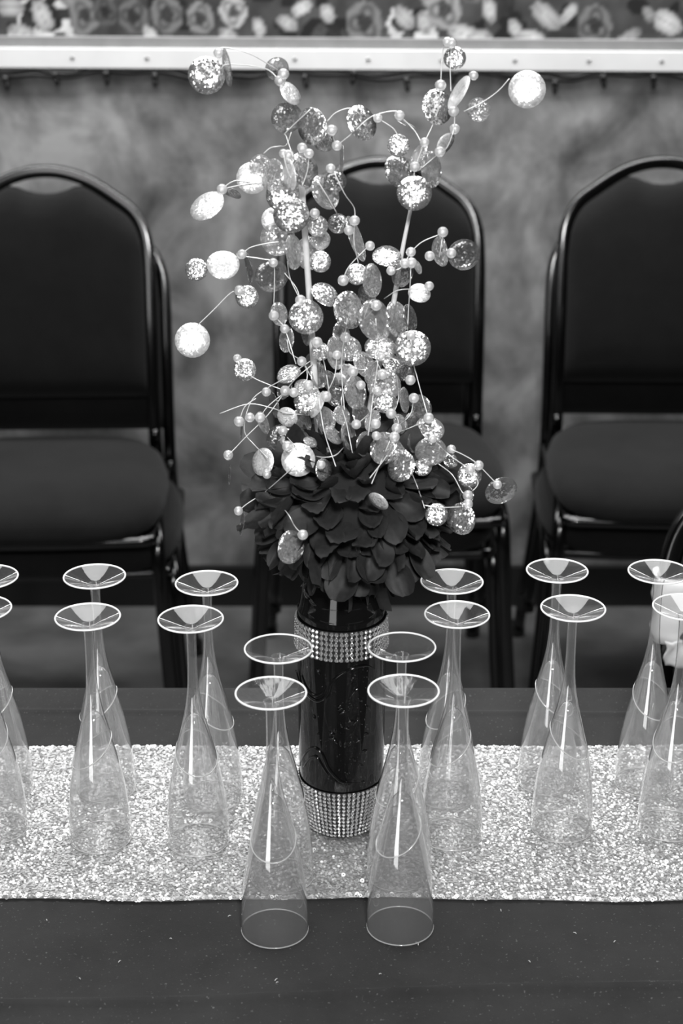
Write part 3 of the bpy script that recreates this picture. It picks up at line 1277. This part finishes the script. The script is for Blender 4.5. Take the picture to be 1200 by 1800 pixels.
pm = [petal_mesh(i) for i in range(9)]
npet = 285
pr = random.Random(5)
for i in range(npet):
    zc = 1 - 2 * (i + .5) / npet
    zc = max(-.97, min(.985, zc))
    th = i * 2.399963 + pr.uniform(-.12, .12)
    sr = math.sqrt(1 - zc * zc)
    n = Vector((sr * math.cos(th), sr * math.sin(th), zc))
    tdn = Vector((zc * math.cos(th), zc * math.sin(th), -sr))      # down along the ball
    tsd = Vector((-math.sin(th), math.cos(th), 0))
    ax = (n * pr.uniform(.65, 1.4) + tdn * pr.uniform(.2, .8) + tsd * pr.uniform(-.5, .5)).normalized()
    if zc < -.5:
        ax = (ax + Vector((0, 0, -.6)) * (-.5 - zc)).normalized()
    nz_ = (n - ax * n.dot(ax)).normalized()
    nz_ = (nz_ + ax.cross(nz_) * pr.uniform(-.6, .6)).normalized()
    xx = ax.cross(nz_).normalized()
    nz_ = xx.cross(ax)
    L = pr.uniform(.028, .040)
    Wd = L * pr.uniform(.62, .88)
    base = Vector((n.x * FRX, n.y * FRX * .95, n.z * FRZ)) * pr.uniform(.60, .80)
    mt = Matrix(((xx.x * Wd, ax.x * L, nz_.x * L, base.x), (xx.y * Wd, ax.y * L, nz_.y * L, base.y), (xx.z * Wd, ax.z * L, nz_.z * L, base.z), (0, 0, 0, 1)))
    o = link('petal', pm[pr.randrange(9)], None, fw)
    o.matrix_local = mt

# ================================================================== GLITTER SPRAYS
sprL = empty('glitter_spray', (VX - .012, VY, VZ + .245))
tag(sprL, 'glitter disc spray on the left pale stick, beads and wires leaning left', 'decorative spray', 'glitter sprays in the vase')
sprR = empty('glitter_spray', (VX + .012, VY, VZ + .245))
tag(sprR, 'glitter disc spray on the right pale stick, wires arching right', 'decorative spray', 'glitter sprays in the vase')


def spray_for(px, py):
    lim = 655 if py < 420 else 606
    return sprL if px < lim else sprR


def put(o, par, mw):
    o.parent = par
    o.matrix_local = Matrix.Translation(-par.location) @ mw


def stick(pp, par, r0, r1):
    q = MB()
    path = [at_y(x, y, Y) - par.location for x, y, Y in pp]
    path = smooth_path(path, 4)
    n = len(path)
    q.tube(path, [r0 + (r1 - r0) * i / (n - 1) for i in range(n)], 8)
    q.build('stick', M['stick'], par)


stick([(530, 325, 1.345), (540, 470, 1.34), (550, 620, 1.335), (560, 760, 1.33), (585, 900, 1.325)], sprL, .0024, .0030)
stick([(723, 360, 1.335), (705, 450, 1.335), (690, 540, 1.33), (665, 640, 1.33), (640, 780, 1.325), (615, 900, 1.325)], sprR, .0014, .0034)

# disc meshes: thin dished film discs of radius 1, three bends
def disc_mesh(bend, dish, name='disc', mat=None):
    vs, fs = [], []
    seg = 22
    th = 0.010
    rings = [(0.5, 0), (1.0, 0)]
    for s_ in (1, -1):
        vs.append((0, 0, s_ * th))
        for rr, _ in rings:
            for k in range(seg):
                a = 2 * math.pi * k / seg
                x, y = rr * math.cos(a), rr * math.sin(a)
                vs.append((x, y, dish * rr * rr + bend * x * x + s_ * th))
    blk = 1 + 2 * seg
    for s_ in range(2):
        o = s_ * blk
        for k in range(seg):
            k2 = (k + 1) % seg
            t = (o, o + 1 + k, o + 1 + k2)
            q = (o + 1 + k, o + 1 + seg + k, o + 1 + seg + k2, o + 1 + k2)
            fs.append(t if s_ == 0 else t[::-1])
            fs.append(q if s_ == 0 else q[::-1])
    for k in range(seg):
        k2 = (k + 1) % seg
        a, c = 1 + seg + k, 1 + seg + k2
        fs.append((a, a + blk, c + blk, c))
    me = mesh(name, vs, fs)
    me.materials.append(mat)
    return me


KIND = {'W': 'foil_white', 'G': 'foil', 'C': 'foil_clear', 'D': 'foil_dim'}
DM = {}
for k_, mn in KIND.items():
    DM[k_] = [disc_mesh(0.0, 0.005 if k_ == 'W' else 0.03, mat=M[mn]), disc_mesh(0.10, 0.0, mat=M[mn]), disc_mesh(-0.12, 0.02, mat=M[mn])]
KEY = Vector((0.10, -0.20, 2.05))

# x, y, long axis px, short axis px, angle of the long axis (deg, clockwise from right), kind, depth offset (cm, + = away), facing (1 up, -1 down)
DISCS = [
    (363, 132, 66, 60, 90, 'G', 0, 1), (400, 119, 67, 14, 82, 'D', -1, -1), (487, 121, 42, 39, 0, 'D', 0, -1), (510, 164, 46, 28, 50, 'W', -1, 1),
    (504, 207, 56, 52, 60, 'D', 1, -1), (549, 222, 66, 52, 80, 'G', 0, -1), (635, 216, 64, 48, 62, 'G', 0, 1), (568, 247, 42, 36, 60, 'D', 1, -1),
    (601, 283, 62, 7, 92, 'D', 1, 1), (443, 313, 56, 52, 30, 'W', 0, 1), (457, 290, 39, 37, 0, 'C', -1, 1), (479, 308, 58, 40, 90, 'C', -1.5, 1),
    (505, 307, 58, 30, 80, 'W', -2, -1), (535, 298, 62, 46, 70, 'G', -1, 1), (497, 343, 60, 56, 0, 'G', -.5, 1), (512, 378, 64, 60, 0, 'G', -2, 1),
    (482, 387, 46, 42, 0, 'W', 1, 1), (488, 420, 62, 60, 0, 'C', 0, 1), (408, 339, 34, 15, 22, 'D', 0, -1), (364, 362, 66, 42, -33, 'W', 0, 1),
    (571, 338, 64, 44, 62, 'C', -1, 1), (589, 318, 40, 37, 0, 'D', -2, -1), (594, 393, 37, 35, 0, 'D', 0, -1), (557, 397, 39, 38, 0, 'C', -1, 1),
    (563, 422, 36, 34, 0, 'C', 1, 1), (624, 420, 84, 22, 70, 'C', 0, 1), (517, 443, 62, 30, 85, 'C', -1.5, 1), (345, 474, 40, 36, 0, 'G', 0, 1),
    (392, 466, 58, 50, 0, 'W', 0, 1), (438, 470, 58, 12, 80, 'D', 0, -1), (477, 484, 60, 53, 80, 'D', 0, -1), (434, 522, 41, 40, 0, 'G', 0, 1),
    (338, 598, 62, 62, 0, 'W', 0, 1), (430, 650, 40, 39, 0, 'G', 0, 1), (563, 460, 38, 35, 20, 'G', 1, 1), (545, 445, 60, 50, 90, 'C', 1.5, -1),
    (490, 552, 42, 30, 80, 'C', 0, 1), (538, 557, 62, 56, 0, 'G', -1, 1), (504, 597, 46, 26, 95, 'C', 0, 1), (571, 517, 52, 36, 35, 'G', -.5, 1),
    (612, 545, 67, 51, 80, 'G', -3, 1), (627, 482, 38, 35, 0, 'G', 0, 1), (653, 493, 60, 34, 85, 'C', -1, 1), (658, 563, 76, 56, 75, 'C', -2, 1),
    (537, 590, 36, 14, 75, 'D', 0, -1), (563, 618, 34, 30, 60, 'C', -1, 1), (590, 620, 60, 34, 85, 'C', 0, 1), (613, 613, 46, 42, 0, 'C', 1, -1),
    (507, 657, 44, 30, -25, 'C', -1, 1), (542, 705, 52, 46, 80, 'G', -2, 1), (560, 712, 52, 14, 115, 'W', -3, 1), (591, 697, 38, 35, 0, 'D', -1, 1),
    (624, 690, 60, 38, 85, 'C', -2.5, 1), (597, 667, 28, 20, 40, 'W', -1, -1), (505, 733, 38, 32, 40, 'W', -2, -1), (482, 710, 50, 14, 75, 'D', 0, -1),
    (462, 743, 42, 18, 70, 'C', 0, 1), (425, 757, 32, 4, 95, 'D', 0, 1), (497, 773, 58, 54, 0, 'D', -1, -1), (524, 808, 60, 58, 0, 'W', -5.5, 1),
    (462, 812, 50, 38, 100, 'W', -3, 1), (568, 826, 41, 28, 85, 'G', -6.5, 1), (511, 962, 60, 46, 100, 'C', -9.5, -1), (426, 920, 44, 7, 96, 'D', -3, 1),
    (404, 835, 36, 4, 92, 'D', -1, 1), (612, 766, 52, 26, 80, 'C', -3, 1), (572, 737, 48, 34, 70, 'C', -3, -1), (545, 777, 26, 18, 30, 'C', -4, 1),
    (600, 730, 36, 28, 70, 'C', -3, 1), (680, 450, 52, 36, 5, 'G', 0, 1), (815, 447, 57, 52, 100, 'D', 0, 1), (773, 442, 54, 28, 80, 'C', 0, -1),
    (737, 515, 40, 33, 15, 'W', 0, 1), (733, 468, 30, 12, 60, 'C', 0, 1), (707, 480, 52, 36, 110, 'D', -1, -1), (698, 560, 64, 38, 80, 'C', 0, 1),
    (720, 558, 48, 22, 75, 'D', 1, 1), (725, 612, 64, 62, 0, 'G', -2, 1), (668, 612, 56, 42, 10, 'C', -1, 1), (713, 653, 36, 34, 0, 'D', 0, -1),
    (675, 677, 60, 58, 0, 'C', -2, 1), (677, 706, 42, 40, 0, 'G', -3, 1), (710, 703, 46, 17, 85, 'C', -1, 1), (740, 715, 46, 36, 60, 'D', -1, -1),
    (755, 755, 52, 44, 20, 'C', -2, 1), (757, 793, 57, 50, 0, 'C', -4, -1), (703, 745, 36, 22, 80, 'C', -3, 1), (674, 788, 58, 48, 100, 'C', -5, 1),
    (705, 819, 57, 48, 100, 'G', -6.5, 1), (742, 820, 34, 32, 0, 'G', -4, 1), (791, 809, 30, 24, 40, 'D', -3, 1), (825, 836, 43, 41, 0, 'G', -3, 1),
    (880, 862, 59, 44, -25, 'D', -3, -1), (665, 881, 40, 22, 38, 'W', -9.5, -1), (767, 905, 40, 36, 90, 'G', -7, 1), (810, 912, 57, 50, 80, 'G', -6, -1),
    (820, 872, 38, 24, 100, 'D', -4, 1), (799, 102, 40, 38, 0, 'G', 0, 1), (768, 188, 63, 53, 80, 'G', 0, 1), (806, 163, 66, 22, -60, 'W', -1, 1),
    (841, 193, 43, 41, 0, 'C', 0, -1), (926, 157, 66, 64, 0, 'W', 0, 1), (782, 252, 42, 24, -55, 'W', -1, -1), (737, 270, 42, 20, -55, 'C', -1, 1),
    (700, 256, 40, 40, 0, 'G', 0, 1), (700, 300, 57, 48, 70, 'D', 0, 1), (757, 298, 64, 36, 85, 'C', 0, 1), (728, 339, 62, 58, 90, 'G', -2, 1),
    (713, 218, 38, 7, 25, 'D', 0, 1),
    # inner tangle
    (640, 640, 50, 34, 60, 'C', 1, 1), (655, 655, 44, 30, 100, 'C', -1, -1), (600, 590, 52, 30, 80, 'C', 1, 1), (635, 730, 46, 30, 70, 'D', -2, 1),
    (655, 740, 40, 26, 110, 'C', -4, 1), (580, 670, 44, 26, 60, 'D', 0, -1), (560, 660, 46, 30, 80, 'C', 1, 1), (690, 640, 40, 30, 30, 'C', 1, 1),
    (530, 740, 44, 30, 60, 'D', -1, 1), (585, 765, 40, 22, 50, 'C', -4, 1), (640, 780, 46, 28, 100, 'C', -4, -1), (725, 745, 40, 30, 80, 'D', -1, 1),
    (550, 640, 40, 28, 70, 'D', 1, -1), (500, 680, 46, 26, 100, 'D', 0, 1), (690, 600, 44, 28, 80, 'C', 2, 1), (645, 520, 40, 28, 60, 'D', 1, -1),
    (610, 660, 42, 28, 100, 'C', -1, 1), (700, 790, 40, 30, 60, 'C', -4, 1), (730, 775, 44, 28, 100, 'D', -3, -1), (535, 680, 36, 26, 20, 'C', -2, 1),
]
dr = random.Random(3)
for (x, y, a, b_, ang, kd, dd, fc) in DISCS:
    Y = VY + 0.01 + dd / 100 + dr.uniform(-.004, .004)
    P = at_y(x, y, Y)
    dp = depth(P)
    rad = a / 2 / FPX * dp
    view = (Vector(C0) - P).normalized()
    rt = Vector(RT)
    upv = view.cross(rt).normalized()
    rt = upv.cross(view).normalized()
    th = R(ang)
    Mj = rt * math.cos(th) - upv * math.sin(th)
    pp = view.cross(Mj).normalized()
    c_ = min(1.0, b_ / a)
    if c_ > 0.88:
        # nearly face-on discs: pick the tilt from how they catch the flash
        hv = ((KEY - P).normalized() + view).normalized()
        if kd == 'W':
            nrm = (hv + Vector((dr.uniform(-.02, .02), 0, dr.uniform(-.02, .02)))).normalized()
        elif kd == 'G':
            nrm = (hv + Vector((dr.uniform(-.10, .10), 0, dr.uniform(-.10, .12)))).normalized()
        else:
            nrm = (view + Vector((dr.uniform(-.15, .15), 0, -.30))).normalized()
        Mj = (Mj - nrm * Mj.dot(nrm)).normalized()
    else:
        if (pp.z > 0) != (fc > 0):
            pp = -pp
        nrm = (view * c_ + pp * math.sqrt(1 - c_ * c_)).normalized()
    ay = nrm.cross(Mj).normalized()
    mw = Matrix(((Mj.x * rad, ay.x * rad, nrm.x * rad, P.x), (Mj.y * rad, ay.y * rad, nrm.y * rad, P.y), (Mj.z * rad, ay.z * rad, nrm.z * rad, P.z), (0, 0, 0, 1)))
    o = link('disc', DM[kd][0 if kd == 'W' and c_ > .88 else dr.choice([0, 0, 1, 2])], None, None, True)
    put(o, spray_for(x, y), mw)

# beads
BEADS = """384,93 492,142 498,130 583,229 592,256 664,208 531,260 498,270 507,273 543,270 390,333 581,296 623,388 613,405 553,375 425,447
793,76 786,74 832,133 774,150 702,203 799,227 746,250 773,267 729,293 778,408 650,432 797,196 480,462 421,511 481,555 528,528 500,578 417,630
530,635 468,689 501,687 420,741 439,734 457,734 497,757 401,800 542,677 557,602 592,624 607,593 620,653 670,627 634,677 661,537 603,493 573,697
626,746 661,766 672,658 722,443 723,462 754,503 755,450 793,445 722,589 687,476 727,700 753,735 760,771 793,790 721,668 687,727 697,753 693,768
660,745 663,687 419,898 532,940 564,817 579,794 590,794 469,834 499,775 505,784 841,818 826,825 874,852 822,871 822,886 711,463 516,690 545,706"""
bmh = MB()
bmh.lathe([(math.sin(a) * 1.0 + .0001, -math.cos(a)) for a in [math.pi * k / 9 for k in range(10)]], 14, 0)
bmh.lathe([(math.sin(a) * .5 + .0001, -math.cos(a) * .5) for a in [math.pi * k / 5 for k in range(6)]], 8, 1)
beadm = bmh.me('bead', [M['bead'], M['bead_core']])
BP_ = []
front = {(524, 808): -6}
for s_ in BEADS.split():
    x, y = map(float, s_.split(','))
    # sit just in front of any disc it overlaps in the tangle
    dd = 0.0
    for q in DISCS:
        if (q[0] - x) ** 2 + (q[1] - y) ** 2 < (q[2] / 2 + 4) ** 2:
            dd = min(dd, q[6])
    Y = VY + 0.01 + dd / 100 - 0.011
    P = at_y(x, y, Y)
    r_ = dr.uniform(.0036, .0046)
    o = link('bead', beadm, None, None, True)
    put(o, spray_for(x, y), Matrix.Translation(P) @ Matrix.Rotation(dr.uniform(0, 3), 4, 'X') @ Matrix.Scale(r_, 4))

# wires
WIRES = """487,122 440,95 398,84 379,88 384,93|492,142 465,120 400,113 388,121 370,117|515,275 503,240 503,232 545,192|463,270 475,260 490,257 503,255 512,232
390,333 403,322 418,317 440,320|396,331 425,325 460,320|575,213 590,198 615,190 632,200|592,256 618,235 645,210 665,200 695,195 702,203 727,228 740,250|586,300 605,340 622,365 623,388 622,425 630,465
557,316 575,345 592,375|425,447 440,435 468,428 490,425|425,450 460,455 480,462 482,500 481,535|347,572 375,545 405,515 421,511|417,630 440,660 470,675 501,687
386,727 437,710 480,718 500,725 540,730|401,800 413,788 430,770 470,730 500,690 520,665 550,640|470,805 445,780 430,760 432,730 445,700 470,682 500,665 545,635|419,898 435,885 465,865 503,832 520,815
532,940 518,925 507,905 490,885 475,868|524,790 497,757 505,735|554,802 570,804 590,800 605,785|653,850 670,810 685,775 700,745 690,720|746,893 735,860 725,835 710,800|745,888 770,892 810,891
770,815 795,835 812,865 822,871|793,790 815,800 838,815 874,852|753,735 740,690 732,660 727,640 722,600|737,508 700,510 675,525|722,443 742,425 778,410|772,452 778,412
722,445 721,490 718,540 716,580|786,74 780,80 776,110 774,150 770,190 760,220 746,250 729,293|793,80 791,120 792,160|895,138 875,160 850,178 815,196|799,200 797,227 785,260 765,275 735,300
729,293 725,330 722,370|603,493 612,470 640,440 650,432|661,537 640,560 650,530|592,624 588,660 575,690|670,627 640,650 605,640|690,730 700,700 697,660|727,700 720,730 690,755|753,735 725,750 700,760
531,635 540,660 530,700|420,741 430,715 450,700|457,734 470,715 500,690|626,746 640,735 660,715|557,602 570,640 580,700|672,658 660,620 690,600|528,528 510,490 505,460|528,528 520,505 500,480
687,476 705,470 722,443|664,208 690,225 700,240|820,872 840,850 826,825|760,771 790,800 826,825|583,229 588,250 592,256|498,270 505,300 520,330|543,270 540,300 530,330|504,597 510,620 530,635 545,660
620,653 600,700 610,750 620,800|700,760 680,800 650,840|560,700 570,760 590,820|660,560 665,620 655,700 645,780|610,560 600,640 605,720|481,555 500,578 520,640"""
for ws in WIRES.replace('\n', '|').split('|'):
    pts = [tuple(map(float, q.split(','))) for q in ws.split()]
    if not pts:
        continue
    P3 = []
    for (x, y) in pts:
        dd, best = 0.0, 60 ** 2
        for q in DISCS:
            d2 = (q[0] - x) ** 2 + (q[1] - y) ** 2
            if d2 < best:
                best, dd = d2, q[6]
        P3.append(at_y(x, y, VY + 0.01 + dd / 100 - .007))
    par = spray_for(*pts[len(pts) // 2])
    q = MB()
    q.tube([p - par.location for p in smooth_path(P3, 5)], .00042, 5)
    q.build('wire', M['wire'], par)
